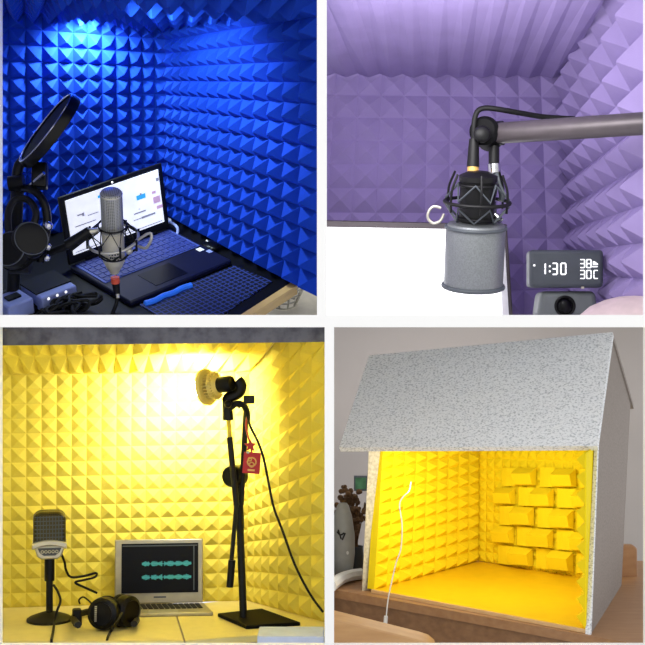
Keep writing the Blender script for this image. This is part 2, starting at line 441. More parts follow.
for k in range(8):
    a = 2*PI*(k+.5)/8; MB().cyl((.088*math.cos(a), .088*math.sin(a), -.02), (.088*math.cos(a), .088*math.sin(a), .022), .004, seg=8).build('post', M['black'], sm, world=False)
MB().tube([P(136,241,4.33), P(150,233,4.31), P(151,240,4.31), P(146,248,4.33), P(138,246,4.34)], .005).build('handle_bracket', M['silver'], sm)
MB().ball(P(129,251,4.3), .012).build('thumb_knob', M['silver'], sm)
# ---- boom stand on the left with pop filter, clamp
st = thing('microphone_stand', 'black articulated microphone stand at the left of the blue set', 'microphone stand', TA.at(14,300))
MB().cyl(TA.at(12,306), P(18,178,4.36), .022).build('pole', M['black'], st)
MB().lathe([(.1,0),(.1,.015),(.03,.03),(.025,.05)], frame(TA.at(12,306), Vector((1,0,0)), nA)).build('foot', M['black'], st, clip=[((0,0,cz+.006),(0,0,-1))])
MB().tube([P(22,262,4.36), P(45,254,4.34), P(70,245,4.30), P(78,241,4.29)], .013, 10).build('boom_arm', M['black'], st)
MB().cyl(P(68,246,4.30), P(90,231,4.29), .022, .017).build('swivel_joint', M['gloss'], st)
MB().cyl(P(89,232,4.29), P(97,231,4.30), .012).build('mount_stud', M['silver'], st)
MB().tube([P(20,188,4.36), P(33,190,4.3), P(44,203,4.28), P(47,226,4.28), P(40,262,4.3)], .014, 10).build('spring_arm', M['gloss'], st)
MB().cyl(P(10,262,4.30), P(30,262,4.30), .04).build('pivot_knob', M['black'], st)
MB().ball(P(48,226,4.26), .016).build('bolt', M['chrome'], st)
MB().ball(P(48,247,4.26), .012).build('bolt', M['chrome'], st)
MB().ball(P(47,258,4.26), .012).build('bolt', M['chrome'], st)
b = MB(); m0 = axis_frame(P(40,176,4.33), Vector((.1,-1,.1))); b.box((0,0,0), (.05,.085,.06), m0); b.build('clamp_block', M['gloss'], st, bevel=.006)
MB().cyl(P(28,187,4.32), P(44,173,4.27), .006).build('clamp_screw', M['chrome'], st)
pf = thing('pop_filter', 'round black pop filter tilted on the stand by blue foam', 'pop filter', P(22,160,4.34))
pc = P(47.5,129,4.3); pa = P(24,160,4.36); pb_ = P(71,98,4.24)
lo = (pb_-pa); Rr = lo.length/2
vw = (pc-CAM).normalized(); nn = lo.cross(vw).normalized(); nn = nn if nn.x < 0 else -nn
nn = (nn*math.cos(.13)-vw*math.sin(.13)).normalized()
MP = frame(pc, lo, nn)
MB().lathe([(Rr-.010,-.026),(Rr,-.026),(Rr+.003,-.01),(Rr,.008),(Rr-.010,.008),(Rr-.010,-.026)], MP, 48, cap=False).build('hoop', M['gloss'], pf)
MB().lathe([(Rr-.012,-.003),(Rr-.012,.003)], MP, 48).build('mesh_screen', M['blackmat'], pf)
MB().ring(MP @ Matrix.Translation((0,0,.008)), Rr-.004, .0028, n=48).build('rim', M['chrome'], pf)
MB().tube([P(24,160,4.36), P(19,166,4.36), P(17,176,4.36), P(18,184,4.36)], .018, 10).build('gooseneck', M['black'], pf)
MB().cyl(P(9,184,4.34), P(24,182,4.34), .026).build('clamp', M['gloss'], pf)
# headphones hung on stand
hp = thing('headphones', 'black headphones hanging on the microphone stand beside the laptop', 'headphones', P(28,262,4.28))
for (x, y, r_, v) in ((30,240,.06,(.5,-1,.25)), (12,250,.062,(-.3,-1,.2))):
    mm = axis_frame(P(x,y,4.24), Vector(v))
    c_ = MB().lathe([(r_*.7,-.03),(r_,-.02),(r_,.01),(r_*.86,.022),(r_*.5,.026)], mm, 28).build('ear_cup', M['gloss'], hp)
    MB().ring(mm @ Matrix.Translation((0,0,-.03)), r_*.82, .016, seg=10).build('ear_pad', M['blackmat'], c_)
    lab(MB().ring(mm @ Matrix.Translation((0,0,.018)), r_*.9, .002).build('trim_ring', M['charcoal'], c_), 'thin grey ring')
MB().tube([P(33,228,4.25), P(36,212,4.27), P(28,200,4.3), P(15,200,4.3), P(8,214,4.28), P(9,236,4.26)], .012, 8).build('headband', M['black'], hp)
# audio interface and boxes
ai = thing('audio_interface', 'dark audio interface with white indicator lights left of laptop', 'audio interface', frame(TA.at(50,300), ux, nA))
MB().box((0,0,.03), (.14,.14,.06)).build('case', M['bluebox'], ai, world=False, bevel=.006)
MB().box((0,.02,.062), (.142,.11,.006)).build('top_cover', M['black'], ai, world=False)
for k in range(3): MB().ball((-.045+.035*k,-.068,.05), .0055).build('indicator_light', M['led'], ai, world=False)
for k in range(2): MB().cyl((-.03+.06*k,-.07,.025), (-.03+.06*k,-.088,.025), .012).build('knob', M['gloss'], ai, world=False)
bx2 = thing('power_supply', 'pale blue box with switch at the bottom left corner', 'box', frame(TA.at(15,313), ux, nA))
MB().box((0,0,.03), (.10,.10,.06)).build('case', M['bluebox'], bx2, world=False, bevel=.006)
MB().box((0,.0,.063), (.05,.03,.008)).build('switch', M['black'], bx2, world=False)
# cable tangle
for i, (x0, y0) in enumerate(((68,306),(80,302),(60,312))):
    b = MB(); pts = []
    for k in range(26):
        a = k*.62+i; r_ = (.05+.018*math.sin(k*1.7+i))
        c0 = TA.at(x0, y0, .012+.05*abs(math.sin(k*.37+i)))
        pts.append(c0+ux*(r_*1.2*math.cos(a))+vy*(r_*math.sin(a)))
    o = b.tube(pts, .006, 6, False, 3).build('cable', M['rubber'])
    tag(o, ['black cable coil nearest the laptop edge','black cable coil just right of audio interface front','black cable coil at the bottom edge left of laptop'][(1,0,2)[i]], 'cable', 'coiled black cables')

# ================================================================== SET B : purple booth
PBb = Plane(P(450,75,5.6), Vector((0,-1,0)))
cl_z = [((0,0,cz+.007),(0,0,-1))]; cl_x = [((.008,0,0),(-1,0,0))]
struct(foam([(313.5,73),(563,76),(575,317),(294,317)], PBb, 11, 10, .36).build('wall_back.001', M['purple'], flat=True, clip=cl_z+cl_x), 'purple pyramid foam wall behind the grey microphone')
tb, bb_ = PBb.at(563,76), PBb.at(575,317)
PBr = plane3(tb, bb_, P(650,120,4.35))
struct(foam([(563,76),(650,-78),(650,348),(575,317)], PBr, 7, 10, .42).build('wall_right.001', M['purple'], flat=True, clip=cl_z), 'purple pyramid foam wall right of the digital clock')
PBc = Plane(PBb.at(450,75)+Vector((0,0,0)), Vector((0,-.04,-1)))
struct(wedges([(313,73),(563,76),(622,-32),(246,-32)], PBc, 11, .17).build('ceiling.001', M['purple'], flat=True, clip=cl_x), 'purple foam ceiling above the microphone arm')
# monitor
mn = thing('monitor', 'glaring white computer monitor below the purple foam wall', 'monitor', P(420,315,5.25))
def slab(q, d, t, dd=0):
    a = [P(x, y, d) for x, y in q]; return MB().hexa(a, [p+Vector((0,t,0)) for p in a])
slab([(322,316.6),(513,316.6),(507,224),(322,220)], 5.25, .03).build('frame', M['armgrey'], mn, bevel=.004, clip=None)
slab([(325,316.8),(502,316.8),(500,230),(325,227)], 5.24, .006).build('screen', M['screen_b'], mn)
lab(slab([(502,316.8),(509,316.8),(504,230),(500,230)], 5.244, .006).build('side_strip', M['whiteplastic'], mn), 'white strip at the right of the screen')
# boom arm
ba = thing('microphone_stand', 'grey tube microphone arm reaching in from the right', 'microphone arm', P(645,124,4.4))
a0, a1 = P(494,133.5,4.55), P(652,123,4.12)
MB().cyl(a0, a1, .037).build('tube', M['armgrey'], ba)
MB().cyl(P(489,134,4.56), P(503,133,4.54), .043).build('end_collar', M['black'], ba)
j = P(487,134,4.56)
MB().lathe([(.03,-.06),(.05,-.055),(.052,.05),(.04,.062)], axis_frame(j, Vector((-.35,-1,.1)))).build('pivot_joint', M['blackmat'], ba)
MB().ball(P(482,134,4.47), .03, (1,.6,1)).build('joint_cap', M['black'], ba)
MB().cyl(P(494,146,4.55), P(494,165,4.55), .019).build('drop_post', M['black'], ba)
MB().cyl(P(494,164,4.55), P(494.5,173,4.55), .022).build('threaded_collar', M['chrome'], ba)
# mic B
tB = math.radians(14)
axB = Vector((.02,-math.sin(tB),math.cos(tB)))
base = P(473,287.5,4.55); s_ = 4.55/F
MBm = axis_frame(base, axB)
mc = thing('condenser_microphone', 'grey cylinder microphone hanging from the arm over the white monitor', 'microphone', MBm)
R = 29.5*s_; Hc = 61*s_
MB().lathe([(R*.95,0),(R,.004),(R,Hc),(R*.93,Hc+.012),(R*.6,Hc+.02)], None, 40).build('grille_basket', M['grille_b'], mc, world=False)
MB().ring(Matrix.Translation((0,0,.006)), R*1.01, .008, n=48).build('bottom_rim', M['charcoal'], mc, world=False)
MB().ring(Matrix.Translation((0,0,Hc)), R*1.0, .006, n=48).build('top_rim', M['charcoal'], mc, world=False)
r2 = 17.5*s_
MB().lathe([(r2,Hc+.015),(r2,Hc+45*s_),(r2*1.08,Hc+46*s_),(r2*1.08,Hc+51*s_),(r2*.6,Hc+55*s_)], None, 32).build('body', M['black'], mc, world=False)
# shock mount B
zc = Hc+25*s_
smB = thing('shock_mount', 'black wire shock mount holding the grey cylinder microphone', 'shock mount', MBm @ Matrix.Translation((0,0,zc)))
Rm = 32*s_
MB().ring(Matrix(), Rm, .0065, n=48).build('outer_ring', M['black'], smB, world=False)
for z in (.06,-.055): MB().ring(Matrix.Translation((0,0,z)), r2*1.1, .005).build('inner_ring', M['black'], smB, world=False)
b = MB(); pts = []
for k in range(12):
    a = 2*PI*k/12+.3; rr = Rm*.97 if k % 2 else r2*1.2
    pts.append(Vector((rr*math.cos(a), rr*math.sin(a), .012 if k % 2 else .065)))
b.tube(pts, .004, 6, True, 0)
b.tube([Vector((p.x, p.y, -p.z)) for p in pts], .004, 6, True, 0)
b.build('elastic_cords', M['charcoal'], smB, world=False)
for k in range(6):
    a = 2*PI*(k+.5)/6; MB().tube([Vector((rr*math.cos(a), rr*math.sin(a), z)) for rr, z in ((Rm*.98,-.03),(Rm*.98,.04),(Rm*.82,.09),(Rm*.78,.10))], .0042, 6).build('wire_hook', M['black'], smB, world=False)
MB().tube([P(441,208,4.5), P(434,206.5,4.5), P(429,211,4.5), P(428,218,4.5), P(433,223,4.5), P(440,221,4.5), P(444,214,4.5)], .005).build('wire_loop', M['silver'], smB)
MB().tube([P(495,171,4.55), P(499,180,4.53), P(502,196,4.52), P(501,201,4.52)], .011, 10).build('bracket', M['charcoal'], smB)
MB().cyl(P(495,215,4.48), P(501,221,4.47), .012).build('thumb_screw', M['chrome'], smB)
# xlr
xb = thing('microphone_cable', 'black microphone cable with gold plug curving over the arm', 'cable', P(473,172,4.5))
MB().cyl(P(473,176,4.5), P(473,166,4.5), .02).build('gold_plug', M['gold'], xb)
MB().cyl(P(473,167,4.5), P(474,139,4.5), .022, .017).build('boot', M['black'], xb)
MB().tube([P(474,140,4.5), P(474,124,4.5), P(477,112,4.5), P(485,108,4.5), P(500,109.5,4.5), P(520,113,4.52), P(545,117,4.56), P(575,119,4.56)], .0095, 10).build('cord', M['rubber'], xb)
# clock on a dark device
dv = thing('desktop_speaker', 'dark grey desktop device with shiny round knob below the clock', 'speaker', P(568,316,4.95))
b = slab([(537,318),(599,318),(596,291),(541,291)], 4.88, .14); b.build('case', M['device'], dv, bevel=.02, seg=3, clip=None)
MB().ball(P(565,306,4.87), .028, (1,.6,1)).build('knob', M['gloss'], dv)
MB().ring(axis_frame(P(565,306,4.877), Vector((0,-1,0))), .034, .006).build('knob_ring', M['black'], dv)
ck = thing('digital_clock', 'dark grey digital clock with glowing white digits', 'clock', frame(P(566,287.5,4.86), P(603,284.5,4.86)-P(530,287.5,4.86), UP))
s5 = 4.86/F
Wc, Hk = 74*s5, 37.5*s5
MB().box((0,.03,Hk/2), (Wc,.09,Hk)).build('case', M['charcoal'], ck, world=False, bevel=.014, seg=3)
SEG = {'0':'abcdef','1':'bc','3':'abgcd','8':'abcdefg','c':'adef'}
def digit(b, ch, x, z, w, h, t):
    for s in SEG[ch]:
        if s in 'agd': b.box((x, -.0165, z+{'a':h/2,'g':0,'d':-h/2}[s]), (w-t*.4,.002,t))
        else: b.box((x+(w/2 if s in 'bc' else -w/2), -.0165, z+(h/4 if s in 'bf' else -h/4)), (t,.002,h/2-t*.4))
def px(x): return (x-566)*s5
b = MB(); zt = 18.5*s5
digit(b, '1', px(542.5), zt, 4*s5, 11*s5, 1.3*s5)
for q in (-1,1): b.box((px(549), -.0165, zt+q*2.5*s5), (1.6*s5,.002,1.7*s5))
digit(b, '3', px(554), zt, 4.8*s5, 11*s5, 1.3*s5); digit(b, '0', px(562.5), zt, 4.8*s5, 11*s5, 1.3*s5)
b.build('time_digits', M['led'], ck, world=False)
b = MB()
digit(b, '3', px(581.5), zt+5.2*s5, 4.4*s5, 8*s5, 1.0*s5); digit(b, '8', px(588), zt+5.2*s5, 4.4*s5, 8*s5, 1.0*s5)
b.prism([(px(592.0), -.5*s5),(px(597), -.5*s5),(px(597), .5*s5),(px(593.5), 3*s5),(px(592.0), 3*s5)], .002, Matrix.Translation((0,-.0155,zt+4.5*s5)) @ Matrix.Rotation(PI/2,4,'X'))
b.box((px(594), -.0165, zt+2.2*s5), (5*s5,.002,1.2*s5))
b.build('humidity_digits', M['led'], ck, world=False)
b = MB()
digit(b, '3', px(581.5), zt-5.6*s5, 4.4*s5, 8*s5, 1.0*s5); digit(b, '0', px(588), zt-5.6*s5, 4.4*s5, 8*s5, 1.0*s5); digit(b, 'c', px(595), zt-5.6*s5, 4*s5, 8*s5, 1.0*s5)
b.build('temperature_digits', M['led'], ck, world=False)
MB().box((px(533.5), -.0165, zt+3.5*s5), (1.8*s5,.002,1.8*s5)).build('indicator_dot', M['led'], ck, world=False)
MB().box((px(582), -.01, -.001), (3*s5,.01,2*s5)).build('foot', M['silver'], ck, world=False)
pk = MB().lathe([(.001,.087),(.05,.084),(.10,.072),(.15,.05),(.185,.02),(.19,.004)][::-1], Matrix.Translation(Vector((P(634,318,4.5).x, P(634,318,4.5).y, cz+.006))), 48).build('dish_cover', M['pink'])
tag(pk, 'pale pink rounded dome at the bottom right of purple set', 'dome')

# ================================================================== SET C : yellow desk studio
zC = cz-1.0874
TC = Plane(Vector((0,0,zC)), UP)
cl_t = [((0,0,cz-.007),(0,0,1))]
c1, c2 = TC.at(-4,608), TC.at(247,600.5)
PCb = Plane(c1, (c2-c1).cross(UP))
struct(foam([(-4,375),(250,372),(247,600.5),(-4,608)], PCb, 17, 16, .23).build('wall_back.002', M['yellow'], flat=True), 'yellow pyramid foam wall behind the silver laptop')
c3 = TC.at(324.5,622)
PCr = Plane(c2, (c3-c2).cross(UP))
struct(foam([(250,372),(324.8,282),(324.5,622),(247,600.5)], PCr, 8, 16, .33).build('wall_right.002', M['yellow'], flat=True, clip=cl_t), 'yellow pyramid foam wall right of the lamp stand')
k1, k2 = PCb.at(-4,375), PCb.at(250,372)
PCc = plane3(k1, k2, P(120,338,4.7))
struct(foam([(-24,336),(284,331),(250,372),(-4,375)], PCc, 17, 2, .2).build('ceiling.002', M['yellow'], flat=True), 'sloped yellow foam strip under the dark felt beam')
hb = slab([(0,345.5),(325,342),(325,326),(0,326)], 4.02, .10)
hbo = hb.build('felt_beam', M['felt_dark'], bevel=.003); MB().hexa([P(0,347,4.05),P(325,343.3,4.05),P(325,342,4.05),P(0,345.5,4.05)],[P(0,347,4.05)+Vector((0,.06,0)),P(325,343.3,4.05)+Vector((0,.06,0)),P(325,342,4.05)+Vector((0,.06,0)),P(0,345.5,4.05)+Vector((0,.06,0))]) 
tag(hbo, 'dark grey felt board across the top of the yellow set', 'beam')
# desk C
dk = thing('desk', 'cream desk carrying silver laptop and black lamp stand', 'desk', TC.at(160,625))
f1, f2, f3 = TC.at(-6,642), TC.at(184,641), TC.at(326,630)
bkl, bkr = TC.at(-6,600), TC.at(262,597)
def slabz(poly, t, z0=0): return MB().hexa([p-Vector((0,0,t-z0)) for p in poly], [p+Vector((0,0,z0)) for p in poly])
sm1, sm2 = TC.at(173.5,606), TC.at(184.6,641)
slabz([f1, sm2-Vector((.003,0,0)), sm1-Vector((.003,0,0)), TC.at(173,601), bkl], .022).build('tabletop', M['deskc'], dk)
slabz([sm2+Vector((.003,0,0)), f3, TC.at(326,618), bkr, sm1+Vector((.003,0,0))], .022).build('tabletop', M['deskc'], dk)
dn = Vector((0,0,.024))
slabz([f1+Vector((0,.03,0)), sm2+Vector((0,.03,0)), f3+Vector((0,.03,0)), f3+Vector((0,.06,0)), sm2+Vector((0,.06,0)), f1+Vector((0,.06,0))], .12, -.022).build('apron', M['deskc_edge'], dk)
x0_, x1_ = P(257,640,4.2).x, P(324,640,4.2).x
zt_ = P(290,637.2,4.2).z
bxl = thing('drawer_unit', 'pale blue drawer unit below the right end of cream desk', 'cabinet', Vector(((x0_+x1_)/2, CAM.y+4.27, 0)))
MB().box(((x0_+x1_)/2, CAM.y+4.28, zt_/2), (x1_-x0_, .14, zt_)).build('body', M['paleblue'], bxl, bevel=.004)
for k in range(3): MB().box(((x0_+x1_)/2, CAM.y+4.206, zt_*(.2+.3*k)), (x1_-x0_-.02, .008, zt_*.27)).build('drawer', M['paleblue'], bxl)
for p in (TC.at(8,636), TC.at(318,627), TC.at(8,612), TC.at(240,606)):
    MB().box((p.x, p.y+.02, (zC-.02)/2), (.04,.04,zC-.02)).build('leg', M['deskc_edge'], dk)
# laptop C
hl, hr = TC.at(115.5,608), TC.at(204,606.3)
ux2 = (hr-hl).normalized(); W2 = (hr-hl).length
MLc = frame(hl, ux2, UP)
lc = thing('laptop', 'open silver laptop showing dark screen with teal sound waves', 'laptop', MLc)
D2 = .165; shx = .035
MB().prism([(0,0),(0+shx*.3,-D2),(W2+shx,-D2),(W2,0)], .014).build('base', M['alu'], lc, world=False, bevel=.004)
b = MB()
for r in range(5):
    for k in range(14):
        b.box((W2*.08+(k+.5)*W2*.86/14+shx*.6*(r+1)/6, -.022-r*.017, .0155), (W2*.86/14*.8,.0125,.003))
b.build('keys', M['black'], lc, world=False)
MB().box((W2*.5+shx*.5, -D2+.03, .0145), (.11,.05,.001)).build('touchpad', M['silver'], lc, world=False)
H2 = .243
MS = Matrix.Translation((0,0,.014)) @ Matrix.Rotation(math.radians(-5),4,'X')
ldc = MB().box((W2/2-.004,.005,H2/2),(W2,.010,H2),MS).build('lid', M['alu'], lc, world=False, bevel=.008, seg=3)
MB().box((W2*.5,-.001,H2*.55),(W2*.87,.003,H2*.77),MS).build('screen', M['screen_dark'], ldc, world=False)
b = MB(); random.seed(3)
for tr in (.62,.41):
    for k in range(58):
        u = k/57; g = .35+.65*abs(math.sin(u*19))*random.uniform(.4,1)
        if .15 < u < .18 or .42 < u < .44: g = .08
        b.box((W2*(.30+.55*u), -.003, H2*tr), (W2*.0062,.001,H2*.085*g+.001), MS)
    b.box((W2*.58,-.003,H2*tr),(W2*.55,.001,.0012),MS)
b.build('waveform', M['wave'], ldc, world=False)
b = MB(); b.box((W2*.5,-.003,H2*.90),(W2*.85,.001,.004),MS); b.box((W2*.885,-.003,H2*.55),(W2*.012,.001,H2*.7),MS)
b.build('window_border', M['screen_grey'] if False else M['charcoal'], ldc, world=False)
MB().box((W2*.5,-.0008,H2*.1),(W2*.14,.001,.006),MS).build('printed_wordmark', M['charcoal'], ldc, world=False)
# desk mic C
bs = TC.at(49.5,620.5); s6 = 4.736/F
dm = thing('desktop_microphone', 'retro black and silver desk microphone on round black base', 'microphone', Matrix.Translation(bs) @ Matrix.Rotation(math.radians(12), 4, 'Z'))
MB().lathe([(22.5*s6,0),(22.5*s6,.008),(20*s6,.014),(8*s6,.03),(5*s6,.032)], None, 40).build('base', M['black'], dm, world=False)
MB().cyl((0,0,.02), (0,0,62*s6), 3.4*s6).build('pole', M['black'], dm, world=False)
MB().cyl((0,0,40*s6), (0,0,66*s6), 5*s6).build('sleeve', M['gloss'], dm, world=False)
def cap(hw, zb, zt_, rt, n=10):
    pts = [(-hw, zb), (hw, zb)]
    for k in range(n+1):
        a = PI/2*k/n; pts.append((hw-rt+rt*math.cos(a), zt_-rt*.8+rt*.8*math.sin(a)))
    for k in range(n+1):
        a = PI/2+PI/2*k/n; pts.append((-hw+rt+rt*math.cos(a), zt_-rt*.8+rt*.8*math.sin(a)))
    return pts
RX = Matrix.Rotation(PI/2, 4, 'X')
zh = lambda y: (620.5-y)*s6
MD = Matrix.Translation((0,.05,0)) @ RX
MB().prism(cap(16*s6, zh(545), zh(510.5), 9*s6), .10, MD).build('grille', M['grille_c'], dm, world=False, bevel=.018, seg=4)
b = MB()
for k in range(9):
    x = (-12+3*k)*s6; b.box((x,-.051,zh(527)), (.003,.004,26*s6))
for k in range(7): b.box((0,-.051,zh(515+4*k)), (29*s6,.004,.003))
b.build('grille_bars', M['charcoal'], dm, world=False)
arc = [(-17*s6, zh(545))]
up_ = [(x*s6, zh(541-3.5*(1-(x/17)**2))) for x in range(-17,18,2)]
dn_ = [(x*s6, zh(547-4*(1-(x/17)**2))) for x in range(17,-18,-2)]
lab(MB().prism(up_+dn_, .115, Matrix.Translation((0,.055,0)) @ RX).build('band', M['silver'], dm, world=False, bevel=.004), 'curved silver band below grille')
def ubody(w1, w2, y1, y2): return [(-w1*s6,zh(y1)),(-w2*s6,zh(y2-3)),(-(w2-4)*s6,zh(y2)),((w2-4)*s6,zh(y2)),(w2*s6,zh(y2-3)),(w1*s6,zh(y1))]
lab(MB().prism(ubody(15.5,12,543,557), .10, MD).build('lower_body', M['silver'], dm, world=False, bevel=.006), 'silver tapered lower body')
MB().prism(ubody(11.5,9.5,545.5,553), .004, Matrix.Translation((0,-.0505,0)) @ RX).build('badge_plate', M['charcoal'], dm, world=False)
b = MB()
for k in range(5): b.ring(Matrix.Translation(((-7+3.5*k)*s6,-.0555,zh(549))) @ RX, 1.3*s6, .0016, n=12, seg=5)
b.build('badge_lettering', M['silver'], dm, world=False)
def dsk(x, y, h=.006): return TC.at(x, y, h)
mcb = MB().tube([P(61,553,4.72), P(64.5,562,4.75), P(66,570,4.78), P(71,577,4.8), P(84,576,4.82), P(96,573,4.84), P(95,577,4.83), P(84,580,4.8), P(75,582.5,4.78), P(86,588,4.8), P(97,593,4.82)], .0045, 8).build('cable', M['rubber'])
tag(mcb, 'black looping cable from microphone head towards the headphones', 'cable')
mcb = MB().tube([P(53.5,585,4.70), P(58,592,4.68), P(60.5,601,4.66), P(57,611,4.64), dsk(54.5,622,.02), dsk(53,632), dsk(51.5,640), P(51.5,647,4.44)], .0045, 8).build('cable', M['rubber'])
tag(mcb, 'black cable falling from microphone pole over desk front edge', 'cable')
# headphones C
s7 = 4.58/F
hd = thing('headphones', 'black over-ear headphones lying before the silver laptop', 'headphones', TC.at(112,630))
q1 = TC.at(101,631.2)
def cup(c, v, r_, dpt):
    mm = axis_frame(c, Vector(v))
    o = MB().lathe([(r_*.8,-dpt),(r_*.98,-dpt*.6),(r_,-.004),(r_*.94,.014),(r_*.7,.022),(r_*.66,.018),(r_*.2,.018)], mm, 36).build('ear_cup', M['gloss'], hd)
    MB().ring(mm @ Matrix.Translation((0,0,-dpt)), r_*.72, r_*.3, n=36, seg=12).build('ear_pad', M['blackmat'], o)
    return o, mm
o1, m1 = cup(TC.at(103,631.5)+Vector((0,.01,16.8*s7+.002)), (-.25,-1,.12), 16.6*s7, .03)
lab(MB().ring(m1 @ Matrix.Translation((0,0,.016)), 13.5*s7, .0018, n=36).build('trim_ring', M['silver'], o1), 'thin silver ring')
b = MB()
for k in range(8): b.box((-6*s7+.0*k, (-7+2*k)*s7, .0195), (2.2*s7, 1.3*s7, .002), m1)
b.build('printed_lettering', M['silver'], o1)
o2, m2 = cup(TC.at(126.5,629.5)+Vector((0,.03,16.6*s7)), (.93,-.62,.05), 16.2*s7, .035)
b = MB()
mm = frame(TC.at(77,626)+Vector((0,.0,9*s7)), Vector((1,.3,0)), UP)
b.box((0,0,0),(9*s7,.04,17*s7),mm); b.build('slider_block', M['black'], hd, bevel=.006)
MB().tube([TC.at(78,625,.05), TC.at(74,617,.02), TC.at(92,611,.018), TC.at(120,611,.018), TC.at(136,618,.018), TC.at(134,624,.03)], .012, 8).build('headband', M['black'], hd)
MB().tube([P(80,604,4.66), P(79,600,4.66), P(83,597,4.66), P(88,600,4.64), P(91,603,4.62)], .0035, 6).build('yoke_wire', M['rubber'], hd)
hc = MB().tube([P(122,613,4.56), dsk(117,622,.05), dsk(111,631,.008), dsk(107.5,638,.006), P(106,647,4.44)], .0045, 8).build('cable', M['rubber'])
tag(hc, 'black headphone cable running off the front of cream desk', 'cable')
# lamp stand C
pl = [TC.at(217.5,617), TC.at(246,629.5), TC.at(300.5,626), TC.at(262,612)]
ls = thing('boom_stand', 'black boom stand with square steel base on cream desk', 'stand', TC.at(244,616))
MB().hexa([p+Vector((0,0,.0005)) for p in pl], [p+Vector((0,0,.014)) for p in pl]).build('base_plate', M['blackmat'], ls, bevel=.003)
dS = 4.78
pb0 = TC.at(243.5,617.5,.012)
MB().cyl(pb0, P(239,500,dS), .0135).build('pole', M['black'], ls)
MB().cyl(P(237.5,482,dS), P(239.5,528,dS), .018).build('clutch_sleeve', M['gloss'], ls)
jn = P(234.5,476,dS)
MB().lathe([(.034,-.035),(.041,-.03),(.041,.02),(.036,.03),(.012,.034)], axis_frame(jn, Vector((-.45,-1,.05)))).build('pivot_clutch', M['gloss'], ls)
MB().cyl(P(241,505,dS-.02), P(246,412,dS-.03), .0105).build('upright_arm', M['black'], ls)
MB().cyl(P(236.5,505,dS-.05), P(229.5,437,dS-.05), .011).build('boom_tube', M['black'], ls)
MB().cyl(P(236.5,503,dS-.05), P(231,566,dS-.05), .008).build('counter_rod', M['black'], ls)
lab(MB().cyl(P(230,440,dS-.05), P(228.5,418,dS-.05), .0085).build('inner_tube', M['goldtube'], ls), 'yellow metal inner tube')
MB().cyl(P(232,560,dS-.05), P(229.8,587,dS-.05), .013).build('counterweight', M['gloss'], ls)
MB().cyl(P(228.2,420,dS-.05), P(227,398,dS-.05), .02, .017).build('tube_clamp', M['black'], ls)
MB().tube([P(229,409,dS-.06), P(236,404,dS-.07), P(243,405,dS-.07), P(247,412,dS-.05), P(247,420,dS-.04)], .012, 8).build('clamp_arm', M['black'], ls)
b = MB(); b.box((0,0,0), (.04,.03,.03), frame(P(249,399.5,dS-.08), Vector((1,0,.35)), UP)); b.build('clip', M['black'], ls, bevel=.004)
MB().cyl(P(238,407,dS-.07), P(252,398,dS-.08), .007).build('clip_screw', M['black'], ls)
MB().ball(P(228,404,dS-.09), .014).build('thumb_knob', M['gloss'], ls)
# bulb fixture
axl = (P(203,388.5,4.72)-P(222,384,4.78)); axl = Vector((-.88,.44,-.15)).normalized()
s8 = 4.72/F
bl = thing('led_lamp', 'lit finned lamp bulb in black socket pointing at yellow wall', 'lamp', P(235,392,4.73))
mm = axis_frame(P(220,385,4.72), axl)
MB().lathe([(7*s8,0),(9*s8,3*s8),(13.5*s8,7*s8),(14*s8,8*s8)], mm, 32).build('heat_sink', M['lampmetal'], bl)
b = MB()
for k in range(26):
    a = 2*PI*k/26
    b.box(((12.2*s8)*math.cos(a),(12.2*s8)*math.sin(a),10*s8),(8*s8,.0032,11*s8), mm @ Matrix.Rotation(0,4,'Z')) if False else b.box((11.3*s8,0,9.0*s8),(5.5*s8,.0036,10*s8), mm @ Matrix.Rotation(a,4,'Z'))
b.build('cooling_fins', M['lampmetal'], bl)
MB().lathe([(14*s8,13*s8),(18.3*s8,14*s8),(18.8*s8,15.5*s8),(18.3*s8,18*s8),(15.5*s8,19*s8)], mm, 40).build('front_rim', M['lampmetal'], bl)
MB().lathe([(15*s8,18.6*s8),(14.2*s8,21*s8),(9*s8,23*s8),(2*s8,23.6*s8)], mm, 36).build('lens', M['bulb'], bl)
MB().lathe([(7*s8,-14*s8),(8*s8,-12*s8),(8.2*s8,0),(7*s8,2*s8)], mm, 28).build('socket', M['gloss'], bl)
MB().tube([P(237,380,4.73), P(241,386,4.73), P(238,393,4.73), P(230,397,4.73), P(227,402,4.73)], .022, 10).build('socket_bracket', M['gloss'], bl)
# power cable
pcb = MB().tube([P(247,415,4.66), P(251,428,4.65), P(258,442,4.64), P(264,460,4.63), P(269,485,4.62), P(274,508,4.62), P(283,532,4.62), P(295,565,4.63), P(310,594,4.64), P(323,612,4.65)], .0045, 8).build('cable', M['rubber'])
tag(pcb, 'black lamp cable hanging down beside the right yellow wall', 'cable')
